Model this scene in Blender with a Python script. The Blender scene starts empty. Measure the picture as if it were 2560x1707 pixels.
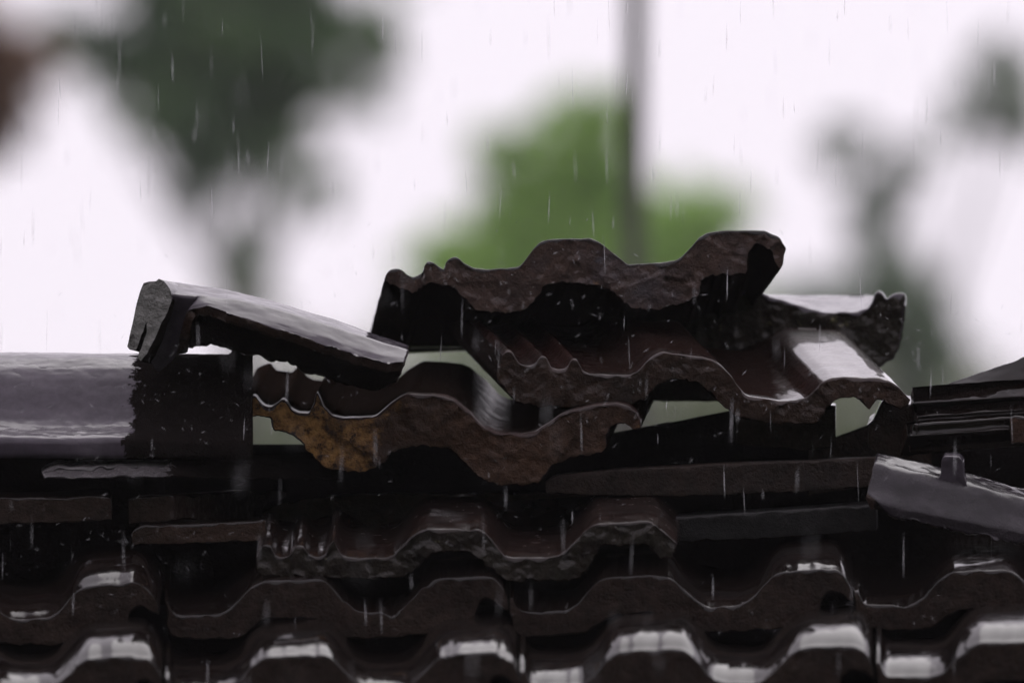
import bpy, bmesh, math, random
import numpy as np
from mathutils import Vector, Matrix, noise, geometry
random.seed(7); RNG = np.random.default_rng(7)
sc = bpy.context.scene
# ------------------------------------------------------------------ camera, sky, sun, exposure
PXM = 2640.0                       # photograph pixels per metre at the plane in focus
DIST = 9.0                         # metres from the camera to that plane
PITCH = math.radians(8)
FWD = Vector((0, math.cos(PITCH), math.sin(PITCH)))
UP = Vector((0, -math.sin(PITCH), math.cos(PITCH)))
ORI = Vector((0, 0, 2.9))          # centre of the picture on the plane in focus
CAM = ORI - FWD * DIST
cam_d = bpy.data.cameras.new('camera'); cam = bpy.data.objects.new('camera', cam_d)
sc.collection.objects.link(cam); sc.camera = cam
cam.location = CAM; cam.rotation_euler = (math.pi / 2 + PITCH, 0, 0)
cam_d.sensor_width = 36; cam_d.lens = 36 * DIST / (2560 / PXM)
cam_d.clip_end = 3000; cam_d.clip_start = 0.1
cam_d.dof.use_dof = True; cam_d.dof.focus_distance = DIST + 0.13; cam_d.dof.aperture_fstop = 4.6
SUN_EL, SUN_AZ = 52, 20
w = bpy.data.worlds.new('World'); sc.world = w; w.use_nodes = True
nt = w.node_tree; nt.nodes.clear()
N = nt.nodes.new; L = nt.links.new
out = N('ShaderNodeOutputWorld'); bg = N('ShaderNodeBackground'); sky = N('ShaderNodeTexSky')
sky.sky_type = 'NISHITA'; sky.sun_disc = False
sky.sun_elevation = math.radians(SUN_EL); sky.sun_rotation = math.radians(SUN_AZ)
sky.air_density = 1.0; sky.dust_density = 3.0
hs = N('ShaderNodeHueSaturation'); hs.inputs['Saturation'].default_value = 0.12
L(sky.outputs[0], hs.inputs['Color'])
# even rain cloud over the whole dome, brighter overhead as an overcast sky is
tc = N('ShaderNodeTexCoord'); sx = N('ShaderNodeSeparateXYZ'); L(tc.outputs['Generated'], sx.inputs[0])
ma = N('ShaderNodeMath'); ma.operation = 'MULTIPLY_ADD'; ma.use_clamp = False
mx0 = N('ShaderNodeMath'); mx0.operation = 'MAXIMUM'; L(sx.outputs['Z'], mx0.inputs[0]); mx0.inputs[1].default_value = 0
L(mx0.outputs[0], ma.inputs[0]); ma.inputs[1].default_value = .55; ma.inputs[2].default_value = 1.0
cl = N('ShaderNodeVectorMath'); cl.operation = 'SCALE'; cl.inputs[0].default_value = (9.7, 8.95, 9.9)
L(ma.outputs[0], cl.inputs['Scale'])
mix = N('ShaderNodeMix'); mix.data_type = 'RGBA'; mix.inputs['Factor'].default_value = 0.9
L(hs.outputs[0], mix.inputs['A']); L(cl.outputs[0], mix.inputs['B'])
L(mix.outputs['Result'], bg.inputs['Color']); bg.inputs['Strength'].default_value = 0.097
L(bg.outputs[0], out.inputs[0])
sun_d = bpy.data.lights.new('sun', 'SUN'); sun = bpy.data.objects.new('sun', sun_d); sc.collection.objects.link(sun)
sun_d.energy = 0.5; sun_d.angle = math.radians(40); sun_d.color = (1, .97, .94)
_d = Vector((math.sin(math.radians(SUN_AZ)) * math.cos(math.radians(SUN_EL)), math.cos(math.radians(SUN_AZ)) * math.cos(math.radians(SUN_EL)), math.sin(math.radians(SUN_EL))))
sun.rotation_euler = _d.to_track_quat('Z', 'Y').to_euler()
vs = sc.view_settings
vs.view_transform = 'Standard'; vs.look = 'None'; vs.exposure = 0; vs.gamma = 1; vs.use_curve_mapping = False
sc.render.engine = 'CYCLES'; sc.cycles.use_denoising = True
sc.cycles.max_bounces = 6; sc.cycles.transparent_max_bounces = 24
# ------------------------------------------------------------------ helpers
def at(px, py, d=0.0):
    """a point of the place: px, py as measured in the photograph, d metres behind the plane in focus"""
    k = (DIST + d) / DIST / PXM
    return CAM + FWD * (DIST + d) + Vector((1, 0, 0)) * ((px - 1280) * k) + UP * (-(py - 853.5) * k)
ORG = {}
def link(o, parent=None):
    sc.collection.objects.link(o)
    if parent is not None: o.parent = parent
    return o
def empty(name, loc):
    o = bpy.data.objects.new(name, None); o.location = loc; o.empty_display_size = .1
    link(o); ORG[o.name] = Vector(loc)
    return o
def tag(o, label=None, cat=None, group=None, kind=None):
    if label: o['label'] = label
    if cat: o['category'] = cat
    if group: o['group'] = group
    if kind: o['kind'] = kind
    return o
def finish(name, bm, mats, parent=None, smooth=True):
    """link a bmesh given in world coordinates as one mesh object with its origin at the base"""
    me = bpy.data.meshes.new(name)
    co = [v.co for v in bm.verts]
    mn = Vector((min(c.x for c in co), min(c.y for c in co), min(c.z for c in co)))
    mxx = Vector((max(c.x for c in co), max(c.y for c in co), max(c.z for c in co)))
    base = Vector(((mn.x + mxx.x) / 2, (mn.y + mxx.y) / 2, mn.z))
    bmesh.ops.translate(bm, verts=bm.verts, vec=-base)
    bm.to_mesh(me); bm.free()
    mats = list(mats) if isinstance(mats, (list, tuple)) else [mats]
    if len(mats) == 2: mats.append('dark_under')
    for m in mats: me.materials.append(M[m] if isinstance(m, str) else m)
    if smooth: me.polygons.foreach_set('use_smooth', [True] * len(me.polygons))
    o = bpy.data.objects.new(name, me)
    link(o, parent); ORG[o.name] = base
    o.location = base - ORG[parent.name] if parent is not None else base
    return o
def fbm(p, oct=4):
    return noise.fractal(p, 1.0, 2.0, oct)
def resample(pts, step, closed=False):
    P = [Vector(p) for p in pts]
    if closed: P = P + [P[0]]
    outp = []
    for a, b in zip(P[:-1], P[1:]):
        n = max(1, int(round((b - a).length / step)))
        for i in range(n): outp.append(a.lerp(b, i / n))
    if not closed: outp.append(P[-1])
    return outp
def soften(P, k=1, closed=False):
    for _ in range(k):
        Q = list(P); n = len(P)
        for i in range(n):
            if not closed and i in (0, n - 1): continue
            Q[i] = P[i] * .5 + (P[i - 1] + P[(i + 1) % n]) * .25
        P = Q
    return P
def rough(bm, verts, amp, freq, seed=0, oct=4):
    bm.normal_update(); off = Vector((seed * 3.1, seed * 7.7, seed * 1.3)); mv = []
    for v in verts: mv.append((v, v.normal * (fbm(v.co * freq + off, oct) * amp)))
    for v, d in mv: v.co += d
def slab(top, bot, d0, ext, length, r=5, step=7, nst=16, cap=10, jag=3.0, seed=0, amp=.0005, face_amp=.0019, back=None, soft=1, dfun=None, rise=None, chip=8):
    """a broken or whole tile: its front outline (top edge left to right, bottom edge left to right, photo pixels) at depth d0,
    carried back by length metres while it shifts by ext pixels.  Rounded wet front edge, rough broken front face (material 1)."""
    T = soften(resample(top, step), soft); B = soften(resample(list(reversed(bot)), step), soft)
    if jag:
        B = [p + Vector((noise.noise(Vector((p.x * .05, p.y * .05, seed))) * jag + noise.noise(Vector((p.x * .16, p.y * .16, seed + 5))) * jag * .6,
                         noise.noise(Vector((p.x * .05, p.y * .05, seed + 9))) * jag + noise.noise(Vector((p.x * .15, p.y * .15, seed + 13))) * jag * .7)) for p in B]
    ring = []
    for p in T + B:
        if not ring or (p - ring[-1]).length > 1.0: ring.append(p)
    if (ring[0] - ring[-1]).length < 1.0: ring.pop()
    n = len(ring); nT = len(T) - 1
    area = sum(ring[i].x * ring[(i + 1) % n].y - ring[(i + 1) % n].x * ring[i].y for i in range(n))
    sg = 1 if area > 0 else -1
    nr = []
    for i in range(n):
        t = (ring[(i + 1) % n] - ring[i - 1]); t = t.normalized() if t.length > 0 else Vector((1, 0))
        nr.append(Vector((-t.y, t.x)) * sg)
    flat = [abs((ring[(i + 1) % n] - ring[i - 1]).normalized().x) if i <= nT else .5 for i in range(n)]
    rk = [(.55 + 1.0 * max(0, flat[i] - .6) / .4) * max(.3, .9 + 1.3 * noise.noise(Vector((p.x * .03, p.y * .03, seed + 20)))) for i, p in enumerate(ring)]
    ck = [chip * max(0, noise.noise(Vector((p.x * .021, p.y * .021, seed + 40))) - .22) * (1 + noise.noise(Vector((p.x * .13, p.y * .13, seed)))) for p in ring]
    bm = bmesh.new(); rings = []
    ext = Vector(ext)
    if dfun is None: dfun = lambda p: 0.0
    def ringat(inset, t, dd):
        vs_ = []
        for i in range(n):
            p = ring[i] + nr[i] * inset * rk[i] + nr[i] * ck[i] * max(0, 1 - t * 7)
            f = rise(t) if rise else t
            e = ext * f
            if back is not None: e = back(ring[i]) * f
            q = p + e
            vs_.append(bm.verts.new(at(q.x, q.y, d0 + dfun(ring[i]) + dd * rk[i] + length * t)))
        return vs_
    for k in range(4):
        a = math.pi / 2 * k / 3
        rings.append(ringat(r * (1 - math.sin(a)), 0, r * (1 - math.cos(a)) / PXM))
    for k in range(1, nst + 1):
        rings.append(ringat(0, (k / nst) ** 1.25, r / PXM))
    for a, b in zip(rings[:-1], rings[1:]):
        for i in range(n):
            j = (i + 1) % n
            f = bm.faces.new((a[i], a[j], b[j], b[i]) if sg > 0 else (a[j], a[i], b[i], b[j]))
            if i > nT and a is not rings[0]: f.material_index = 2
    side = list(bm.verts)
    # front face
    r0 = [ring[i] + nr[i] * (r * rk[i] + ck[i]) for i in range(n)]
    A_ = np.array([[p.x, p.y] for p in r0]); B_ = np.roll(A_, 1, 0)
    rg = np.random.default_rng(seed)
    gx, gy = np.meshgrid(np.arange(A_[:, 0].min(), A_[:, 0].max(), cap), np.arange(A_[:, 1].min(), A_[:, 1].max(), cap * .87))
    gx[1::2] += cap / 2
    Q = np.stack([gx.ravel(), gy.ravel()], 1) + rg.uniform(-.28, .28, (gx.size, 2)) * cap
    ins = np.zeros(len(Q), bool); near = np.full(len(Q), 1e9)
    for a_, b_ in zip(A_, B_):
        if a_[1] != b_[1]:
            cr = ((a_[1] > Q[:, 1]) != (b_[1] > Q[:, 1])) & (Q[:, 0] < (b_[0] - a_[0]) * (Q[:, 1] - a_[1]) / (b_[1] - a_[1]) + a_[0])
            ins ^= cr
        near = np.minimum(near, np.abs(Q - a_).sum(1))
    pts = list(r0) + [Vector(q) for q in Q[ins & (near > cap * .55)]]
    res = geometry.delaunay_2d_cdt([p.to_2d() for p in pts], [], [list(range(n))], 1, 1e-4)
    vv = [bm.verts.new(at(p.x, p.y, d0 + dfun(p))) for p in res[0]]
    for f in res[2]:
        if len(set(f)) < 3: continue
        try: fc = bm.faces.new([vv[i] for i in f]); fc.material_index = 1
        except ValueError: pass
    bmesh.ops.remove_doubles(bm, verts=bm.verts, dist=1e-6)
    # back face
    bk = [v for v in rings[-1] if v.is_valid]
    try: bmesh.ops.triangulate(bm, faces=[bm.faces.new(bk)])
    except Exception: pass
    bmesh.ops.recalc_face_normals(bm, faces=bm.faces)
    fv = [v for v in bm.verts if all(f.material_index == 1 for f in v.link_faces)]
    sv = [v for v in bm.verts if not all(f.material_index == 1 for f in v.link_faces)]
    rough(bm, sv, amp, 38, seed, 4)
    if face_amp:
        rough(bm, fv, face_amp, 60, seed + 2, 5)
        bm.normal_update(); mv = []
        for v in fv:
            ds, ps = noise.voronoi(v.co * 130 + Vector((seed, 0, 0)))
            mv.append((v, v.normal * (noise.cell(ps[0] * 7.3) * .0006 - min(ds[0], .5) * .0010)))
        for v, d in mv: v.co += d
    return bm
def facet(seed, k=.08, cell=130.0):
    """the plane of a break: flat facets of different tilt that meet in small steps"""
    def f(p):
        ds, ps = noise.voronoi(Vector((p.x / cell, p.y / cell, seed * 3.7)))
        gr = noise.cell_vector(ps[0] * 9.1) * 2 - Vector((1, 1, 1))
        return ((p.x - ps[0].x * cell) * gr.x + (p.y - ps[0].y * cell) * gr.y) * k / PXM
    return f
def shell(stations, thick, step=8, seed=0, amp=.001, flip=True, rimjag=.004):
    """a broken piece of curved tile: stations along its axis, each a row of (px, py, d) across its outer surface; given thickness inwards"""
    rows = []
    S = [[at(*p) for p in st] for st in stations]
    if flip: S = [list(reversed(s)) for s in S]
    st_m = step / PXM
    # resample across
    m = len(S[0]); lens = [max((s[j + 1] - s[j]).length for s in S) for j in range(m - 1)]
    for s in S:
        row = []
        for j in range(m - 1):
            k = max(1, int(lens[j] / st_m))
            for i in range(k): row.append(s[j].lerp(s[j + 1], i / k))
        row.append(s[-1]); rows.append(soften(row, 2))
    full = []
    for a, b in zip(rows[:-1], rows[1:]):
        k = max(1, int(max((p - q).length for p, q in zip(a, b)) / st_m))
        for i in range(k): full.append([p.lerp(q, i / k) for p, q in zip(a, b)])
    full.append(rows[-1])
    n = len(full); mm = len(full[0])
    for _ in range(2):
        for j in range(mm):
            col = [full[i][j] for i in range(n)]
            col = soften(col, 1)
            for i in range(n): full[i][j] = col[i]
    bm = bmesh.new()
    V = [[bm.verts.new(p) for p in row] for row in full]
    for i in range(n - 1):
        for j in range(mm - 1): bm.faces.new((V[i][j], V[i][j + 1], V[i + 1][j + 1], V[i + 1][j]))
    bm.normal_update()
    # jagged rims
    for i in range(n):
        for j in (0, mm - 1):
            v = V[i][j]; o = V[i][j + (1 if j == 0 else -1)]
            v.co += (v.co - o.co).normalized() * (fbm(v.co * 90 + Vector((seed, 0, 0))) * rimjag)
    inner = {}
    for row in V:
        for v in row: inner[v] = v.normal.copy()
    W = {}
    for row in V:
        for v in row: W[v] = bm.verts.new(v.co - inner[v] * thick)
    for i in range(n - 1):
        for j in range(mm - 1):
            f = bm.faces.new((W[V[i][j]], W[V[i + 1][j]], W[V[i + 1][j + 1]], W[V[i][j + 1]])); f.material_index = 2
    def rim(a, b):
        # three strips with a rounded edge
        pa = [a.co.lerp(W[a].co, t) for t in (.15, .5, .85)]; pb = [b.co.lerp(W[b].co, t) for t in (.15, .5, .85)]
        f = bm.faces.new((a, b, W[b], W[a])); f.material_index = 1
    for i in range(n - 1):
        rim(V[i + 1][0], V[i][0]); rim(V[i][-1], V[i + 1][-1])
    for j in range(mm - 1):
        rim(V[0][j], V[0][j + 1]); rim(V[-1][j + 1], V[-1][j])
    bmesh.ops.recalc_face_normals(bm, faces=bm.faces)
    e1 = [e for e in bm.edges if len(e.link_faces) == 2 and e.link_faces[0].material_index != e.link_faces[1].material_index]
    bmesh.ops.bevel(bm, geom=e1, offset=.0014, segments=2, affect='EDGES', clamp_overlap=True)
    ed = [e for e in bm.edges if any(f.material_index == 1 for f in e.link_faces) and e.calc_length() > .006]
    bmesh.ops.subdivide_edges(bm, edges=ed, cuts=2, use_grid_fill=True)
    bmesh.ops.triangulate(bm, faces=[f for f in bm.faces if len(f.verts) > 4])
    rough(bm, [v for v in bm.verts], amp, 45, seed, 5)
    fr = [v for v in bm.verts if all(f.material_index == 1 for f in v.link_faces)]
    rough(bm, fr, .003, 80, seed + 3, 4)
    return bm
# ------------------------------------------------------------------ materials
M = {}
def newmat(name):
    m = bpy.data.materials.new(name); m.use_nodes = True; m.node_tree.nodes.clear(); M[name] = m
    return m.node_tree
def nd(t, typ, **kw):
    n = t.nodes.new(typ)
    for k, v in kw.items():
        if k in n.inputs: n.inputs[k].default_value = v
        else: setattr(n, k, v)
    return n
def ramp(t, fac, stops):
    n = t.nodes.new('ShaderNodeValToRGB'); e = n.color_ramp.elements
    while len(e) < len(stops): e.new(.5)
    for q, (p, c) in zip(e, stops): q.position = p; q.color = c if len(c) == 4 else (*c, 1)
    t.links.new(fac, n.inputs[0]); return n.outputs[0]
def g(v): return (v, v, v, 1)
def mixc(t, fac, a, b):
    n = t.nodes.new('ShaderNodeMix'); n.data_type = 'RGBA'
    for k, v in (('Factor', fac), ('A', a), ('B', b)):
        if isinstance(v, bpy.types.NodeSocket): t.links.new(v, n.inputs[k])
        else: n.inputs[k].default_value = v
    return n.outputs['Result']
def surface(name, cols, rlo, rhi, coat=0.0, coat_r=.06, grain=520, bump=.25, wave=40, big=14, spots=None, spec=.5, mask=None, streak=None, coat_b=.1, coat_v=2.2):
    """a stone or clay surface: colour in soft patches, gloss that varies, fine grain; spots = (colour, scale, threshold)"""
    t = newmat(name); ln = t.links.new
    tc = nd(t, 'ShaderNodeTexCoord'); geo = tc.outputs['Object']
    n1 = nd(t, 'ShaderNodeTexNoise', Scale=big, Detail=6.0, Roughness=.62); ln(geo, n1.inputs['Vector'])
    n2 = nd(t, 'ShaderNodeTexNoise', Scale=wave * 3, Detail=5.0, Roughness=.65); ln(geo, n2.inputs['Vector'])
    n3 = nd(t, 'ShaderNodeTexNoise', Scale=grain, Detail=3.0, Roughness=.7); ln(geo, n3.inputs['Vector'])
    c = ramp(t, n1.outputs['Fac'], [(.3 + .4 * i / max(1, len(cols) - 1), col) for i, col in enumerate(cols)])
    c = mixc(t, ramp(t, n2.outputs['Fac'], [(.35, g(0)), (.7, g(.5))]), c, (*[v * .35 for v in cols[0]], 1))
    if spots:
        for col, scl, th in spots:
            ns = nd(t, 'ShaderNodeTexNoise', Scale=scl, Detail=8.0, Roughness=.7); ln(geo, ns.inputs['Vector'])
            c = mixc(t, ramp(t, ns.outputs['Fac'], [(th, g(0)), (th + .06, g(1))]), c, (*col, 1))
    rr = ramp(t, n2.outputs['Fac'], [(.3, g(rlo)), (.7, g(rhi))])
    b = nd(t, 'ShaderNodeBsdfPrincipled')
    if streak:
        # glaze worn along the tile in broad brushed bands
        mp = nd(t, 'ShaderNodeMapping'); mp.inputs['Scale'].default_value = (18, 300, 300); ln(geo, mp.inputs[0])
        n5 = nd(t, 'ShaderNodeTexNoise', Scale=1.0, Detail=4.0, Roughness=.6); ln(mp.outputs[0], n5.inputs['Vector'])
        rr = mixc(t, ramp(t, n5.outputs['Fac'], [(.35, g(0)), (.75, g(streak))]), rr, g(.5))
    h = nd(t, 'ShaderNodeMath', operation='MULTIPLY_ADD'); ln(n2.outputs['Fac'], h.inputs[0]); h.inputs[1].default_value = 2.2; ln(n3.outputs['Fac'], h.inputs[2])
    bp = nd(t, 'ShaderNodeBump', Strength=min(1, bump * 1.5), Distance=.0026); ln(h.outputs[0], bp.inputs['Height'])
    ln(bp.outputs[0], b.inputs['Normal']); ln(c, b.inputs['Base Color']); ln(rr, b.inputs['Roughness'])
    b.inputs['Specular IOR Level'].default_value = spec
    n4 = nd(t, 'ShaderNodeTexNoise', Scale=wave, Detail=4.0, Roughness=.5); ln(geo, n4.inputs['Vector'])
    if coat:
        b.inputs['Coat Weight'].default_value = coat; b.inputs['Coat Roughness'].default_value = coat_r; b.inputs['Coat IOR'].default_value = 1.33
        bc = nd(t, 'ShaderNodeBump', Strength=coat_b, Distance=.0022); ln(n4.outputs['Fac'], bc.inputs['Height']); ln(bc.outputs[0], b.inputs['Coat Normal'])
        n6 = nd(t, 'ShaderNodeTexNoise', Scale=wave * 1.4, Detail=7.0, Roughness=.68); ln(geo, n6.inputs['Vector'])
        ln(ramp(t, n6.outputs['Fac'], [(.40, g(coat_r * .8)), (.68, g(min(.5, coat_r * coat_v)))]), b.inputs['Coat Roughness'])
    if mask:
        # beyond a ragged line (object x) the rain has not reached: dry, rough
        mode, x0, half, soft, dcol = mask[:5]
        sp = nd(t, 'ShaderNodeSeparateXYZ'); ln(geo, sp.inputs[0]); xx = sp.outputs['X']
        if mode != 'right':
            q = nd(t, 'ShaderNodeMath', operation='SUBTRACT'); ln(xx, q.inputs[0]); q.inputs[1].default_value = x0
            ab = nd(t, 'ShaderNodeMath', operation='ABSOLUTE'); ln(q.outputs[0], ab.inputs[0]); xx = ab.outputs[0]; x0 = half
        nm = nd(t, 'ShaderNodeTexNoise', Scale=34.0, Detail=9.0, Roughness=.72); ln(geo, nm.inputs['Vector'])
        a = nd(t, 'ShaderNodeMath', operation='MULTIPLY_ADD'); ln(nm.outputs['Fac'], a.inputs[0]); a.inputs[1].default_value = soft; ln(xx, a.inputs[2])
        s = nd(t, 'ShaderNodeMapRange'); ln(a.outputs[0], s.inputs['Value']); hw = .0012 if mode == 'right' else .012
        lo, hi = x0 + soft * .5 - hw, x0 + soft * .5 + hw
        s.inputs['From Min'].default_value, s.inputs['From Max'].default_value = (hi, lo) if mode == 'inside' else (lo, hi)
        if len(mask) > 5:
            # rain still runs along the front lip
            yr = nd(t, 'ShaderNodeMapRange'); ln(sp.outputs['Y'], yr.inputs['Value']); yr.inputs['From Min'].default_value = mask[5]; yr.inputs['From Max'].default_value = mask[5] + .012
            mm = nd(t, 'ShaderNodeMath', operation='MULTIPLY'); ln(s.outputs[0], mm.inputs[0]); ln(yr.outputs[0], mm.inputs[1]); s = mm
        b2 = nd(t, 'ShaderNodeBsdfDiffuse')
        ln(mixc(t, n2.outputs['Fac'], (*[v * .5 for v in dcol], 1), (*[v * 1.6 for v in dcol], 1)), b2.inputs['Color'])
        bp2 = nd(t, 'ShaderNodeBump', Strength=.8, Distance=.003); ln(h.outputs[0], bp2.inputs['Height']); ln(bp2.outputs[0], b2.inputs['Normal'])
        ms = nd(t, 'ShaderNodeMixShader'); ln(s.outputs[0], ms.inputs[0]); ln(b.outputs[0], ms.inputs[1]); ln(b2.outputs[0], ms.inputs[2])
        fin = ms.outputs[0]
    else: fin = b.outputs[0]
    o = nd(t, 'ShaderNodeOutputMaterial'); ln(fin, o.inputs[0])
DB = [(.004, .003, .003), (.009, .006, .0052), (.015, .0095, .008)]
surface('wet_tile', DB, .6, .85, spec=.0, coat=1.0, coat_v=4.0, coat_r=.055, bump=.16, coat_b=.09, wave=60)
surface('wet_tile_glaze', [(.008, .0055, .005), (.018, .0105, .009), (.026, .015, .0125)], .4, .6, spec=.0, coat=1.0, coat_r=.13, bump=.16, spots=[((.13, .05, .015), 24, .68)], streak=.5)
GL = dict(bump=.2, spec=.15, spots=[((.16, .055, .015), 30, .68)], streak=.5)
GC = [(.010, .006, .005), (.026, .011, .009), (.038, .016, .012)]
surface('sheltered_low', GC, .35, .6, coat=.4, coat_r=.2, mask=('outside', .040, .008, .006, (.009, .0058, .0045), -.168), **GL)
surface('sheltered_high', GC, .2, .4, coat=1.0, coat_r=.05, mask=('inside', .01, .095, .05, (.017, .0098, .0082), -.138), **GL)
surface('wet_grey', [(.034, .028, .036), (.050, .042, .054), (.064, .053, .066)], .4, .6, spec=.0, coat=1.0, coat_r=.13, bump=.05, coat_b=.05)
surface('worn_grey', [(.010, .008, .010), (.024, .019, .025), (.040, .033, .040)], .4, .6, spec=.0, coat=1.0, coat_r=.16, bump=.35, coat_b=.35, wave=34, spots=[((.008, .006, .006), 30, .60)])
surface('broken_brown', [(.014, .008, .006), (.034, .018, .012), (.050, .029, .020)], .4, .7, spec=.12, coat=.5, coat_r=.12, coat_b=.7, bump=.7, grain=380, spots=[((.16, .10, .065), 34, .66)])
surface('broken_purple', [(.036, .023, .021), (.078, .047, .038), (.066, .054, .062)], .3, .6, spec=.15, coat=.7, coat_r=.12, coat_b=.8, bump=.8, grain=380, spots=[((.20, .12, .075), 22, .62), ((.09, .085, .10), 20, .64)])
surface('broken_dark', [(.010, .0065, .0055), (.025, .015, .0115), (.036, .023, .017)], .4, .75, spec=.1, coat=.3, coat_r=.14, bump=.6, grain=380)
surface('mossy_break', [(.008, .006, .0045), (.020, .014, .010), (.014, .013, .008)], .3, .6, spec=.12, coat=.7, coat_r=.10, coat_b=.8, bump=.9, grain=330, spots=[((.14, .13, .07), 60, .63), ((.10, .09, .10), 45, .66)])
surface('green_break', [(.14, .14, .13), (.25, .245, .235), (.20, .21, .185)], .3, .6, coat=.4, coat_r=.25, bump=.7, grain=380, spots=[((.02, .015, .014), 50, .6)])
surface('dark_under', [(.009, .007, .0065), (.018, .013, .011)], .6, .9, bump=.4, spec=.0)
surface('timber_dark', [(.004, .0035, .0035), (.008, .006, .006)], .6, .9, bump=.5, spec=.0)
surface('stone_bar', [(.012, .008, .0065), (.028, .018, .014), (.020, .015, .013)], .5, .8, spec=.12, coat=.2, coat_r=.25, bump=.7, grain=300)
surface('slate_bar', [(.006, .006, .0065), (.014, .0125, .013)], .3, .6, spec=.12, coat=.4, coat_r=.15, bump=.5)
# ------------------------------------------------------------------ ground
def ground():
    bm = bmesh.new(); n = 60
    xs = [math.copysign(abs(i / n) ** 2.2 * 900, i) for i in range(-n, n + 1)]
    V = []
    for y in xs:
        row = []
        for x in xs:
            z = 0
            # unseen bank added behind the photographer to keep sky light off the tile fronts
            z += max(0, min(1, (-y - 11.5) / 17)) ** 1.1 * (11 + 2 * noise.noise(Vector((x * .03, y * .03, 0))))
            row.append(bm.verts.new((x, y, z + .05 * noise.noise(Vector((x * .2, y * .2, 3))))))
        V.append(row)
    for j in range(2 * n):
        for i in range(2 * n): bm.faces.new((V[j][i], V[j][i + 1], V[j + 1][i + 1], V[j + 1][i]))
    t = newmat('grass_ground'); tc = nd(t, 'ShaderNodeTexCoord')
    n1 = nd(t, 'ShaderNodeTexNoise', Scale=.6, Detail=8.0); t.links.new(tc.outputs['Object'], n1.inputs['Vector'])
    b = nd(t, 'ShaderNodeBsdfPrincipled', Roughness=.9); b.inputs['Specular IOR Level'].default_value = .1
    t.links.new(ramp(t, n1.outputs['Fac'], [(.3, (.014, .022, .009)), (.7, (.035, .050, .018))]), b.inputs['Base Color'])
    o = nd(t, 'ShaderNodeOutputMaterial'); t.links.new(b.outputs[0], o.inputs[0])
    tag(finish('ground', bm, 'grass_ground'), 'green grassy ground below the house and trees', kind='structure')
ground()
# ------------------------------------------------------------------ the house and its roof
house = empty('house', (0, .3, 0))
tag(house, 'house with a wet dark brown tiled roof, its ridge broken open', 'house')
def box_bm(x0, x1, y0, y1, z0, z1):
    bm = bmesh.new()
    bmesh.ops.create_cube(bm, size=1, matrix=Matrix.Translation(((x0 + x1) / 2, (y0 + y1) / 2, (z0 + z1) / 2)) @ Matrix.Diagonal((x1 - x0, y1 - y0, z1 - z0, 1)))
    bmesh.ops.bevel(bm, geom=bm.edges[:], offset=.004, segments=1, affect='EDGES')
    return bm
t = newmat('wall_plaster'); b = nd(t, 'ShaderNodeBsdfPrincipled', Roughness=.85); tcx = nd(t, 'ShaderNodeTexCoord'); nn = nd(t, 'ShaderNodeTexNoise', Scale=4.0, Detail=8.0)
t.links.new(tcx.outputs['Object'], nn.inputs['Vector']); t.links.new(ramp(t, nn.outputs['Fac'], [(.3, (.20, .19, .17)), (.7, (.33, .31, .28))]), b.inputs['Base Color'])
o = nd(t, 'ShaderNodeOutputMaterial'); t.links.new(b.outputs[0], o.inputs[0])
zr = at(1280, 1200, .3).z
finish('wall', box_bm(-2.2, 2.2, -.55, 1.5, -.1, zr - .42), 'wall_plaster', house, False)
# dark boarding under the tiles on both slopes
def deck(name, pts):
    bm = bmesh.new(); vs_ = [bm.verts.new(p) for p in pts]; bm.faces.new(vs_)
    g_ = bmesh.ops.extrude_face_region(bm, geom=bm.faces[:]); bmesh.ops.translate(bm, verts=[v for v in g_['geom'] if isinstance(v, bmesh.types.BMVert)], vec=(0, 0, -.02))
    bmesh.ops.recalc_face_normals(bm, faces=bm.faces)
    return finish(name, bm, 'timber_dark', house, False)
pf, pr = at(1280, 2190, -.95), at(1280, 1510, .34)
roof = deck('roof_boarding', [(-2.4, pf.y, pf.z), (2.4, pf.y, pf.z), (2.4, pr.y, pr.z), (-2.4, pr.y, pr.z)])
pb = Vector((0, pr.y + 1.3, pr.z - .45))
deck('roof_boarding', [(-2.4, pr.y + .03, pr.z), (2.4, pr.y + .03, pr.z), (2.4, pb.y, pb.z), (-2.4, pb.y, pb.z)])
def bar(name, top, bot, d0, depth, mats, ext=(0, -14), seed=0, r=5, jag=3, **kw):
    return finish(name, slab(top, bot, d0, ext, depth, r=r, nst=5, jag=jag, seed=seed, cap=16, step=12, **kw), mats, house)
# ridge beam and rafter boards (plain sawn timber)
a, c = at(-2600, 1109, .36), at(5100, 1560, .36)
finish('ridge_beam', box_bm(a.x, c.x, a.y, a.y + .09, c.z, a.z), 'timber_dark', house, False)
bar('rafter_board', [(1340, 1118), (1560, 1076), (1860, 1020)], [(1340, 1240), (1860, 1180)], .33, .03, ['timber_dark', 'timber_dark'], jag=0, amp=.0006, face_amp=.001, ext=(0, 2))
bar('rafter_board', [(2020, 1116), (2089, 1091), (2180, 1058), (2330, 1020)], [(2020, 1240), (2330, 1190)], .34, .03, ['dark_under', 'broken_brown'], jag=0, amp=.0006, face_amp=.001, ext=(0, 2))
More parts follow.
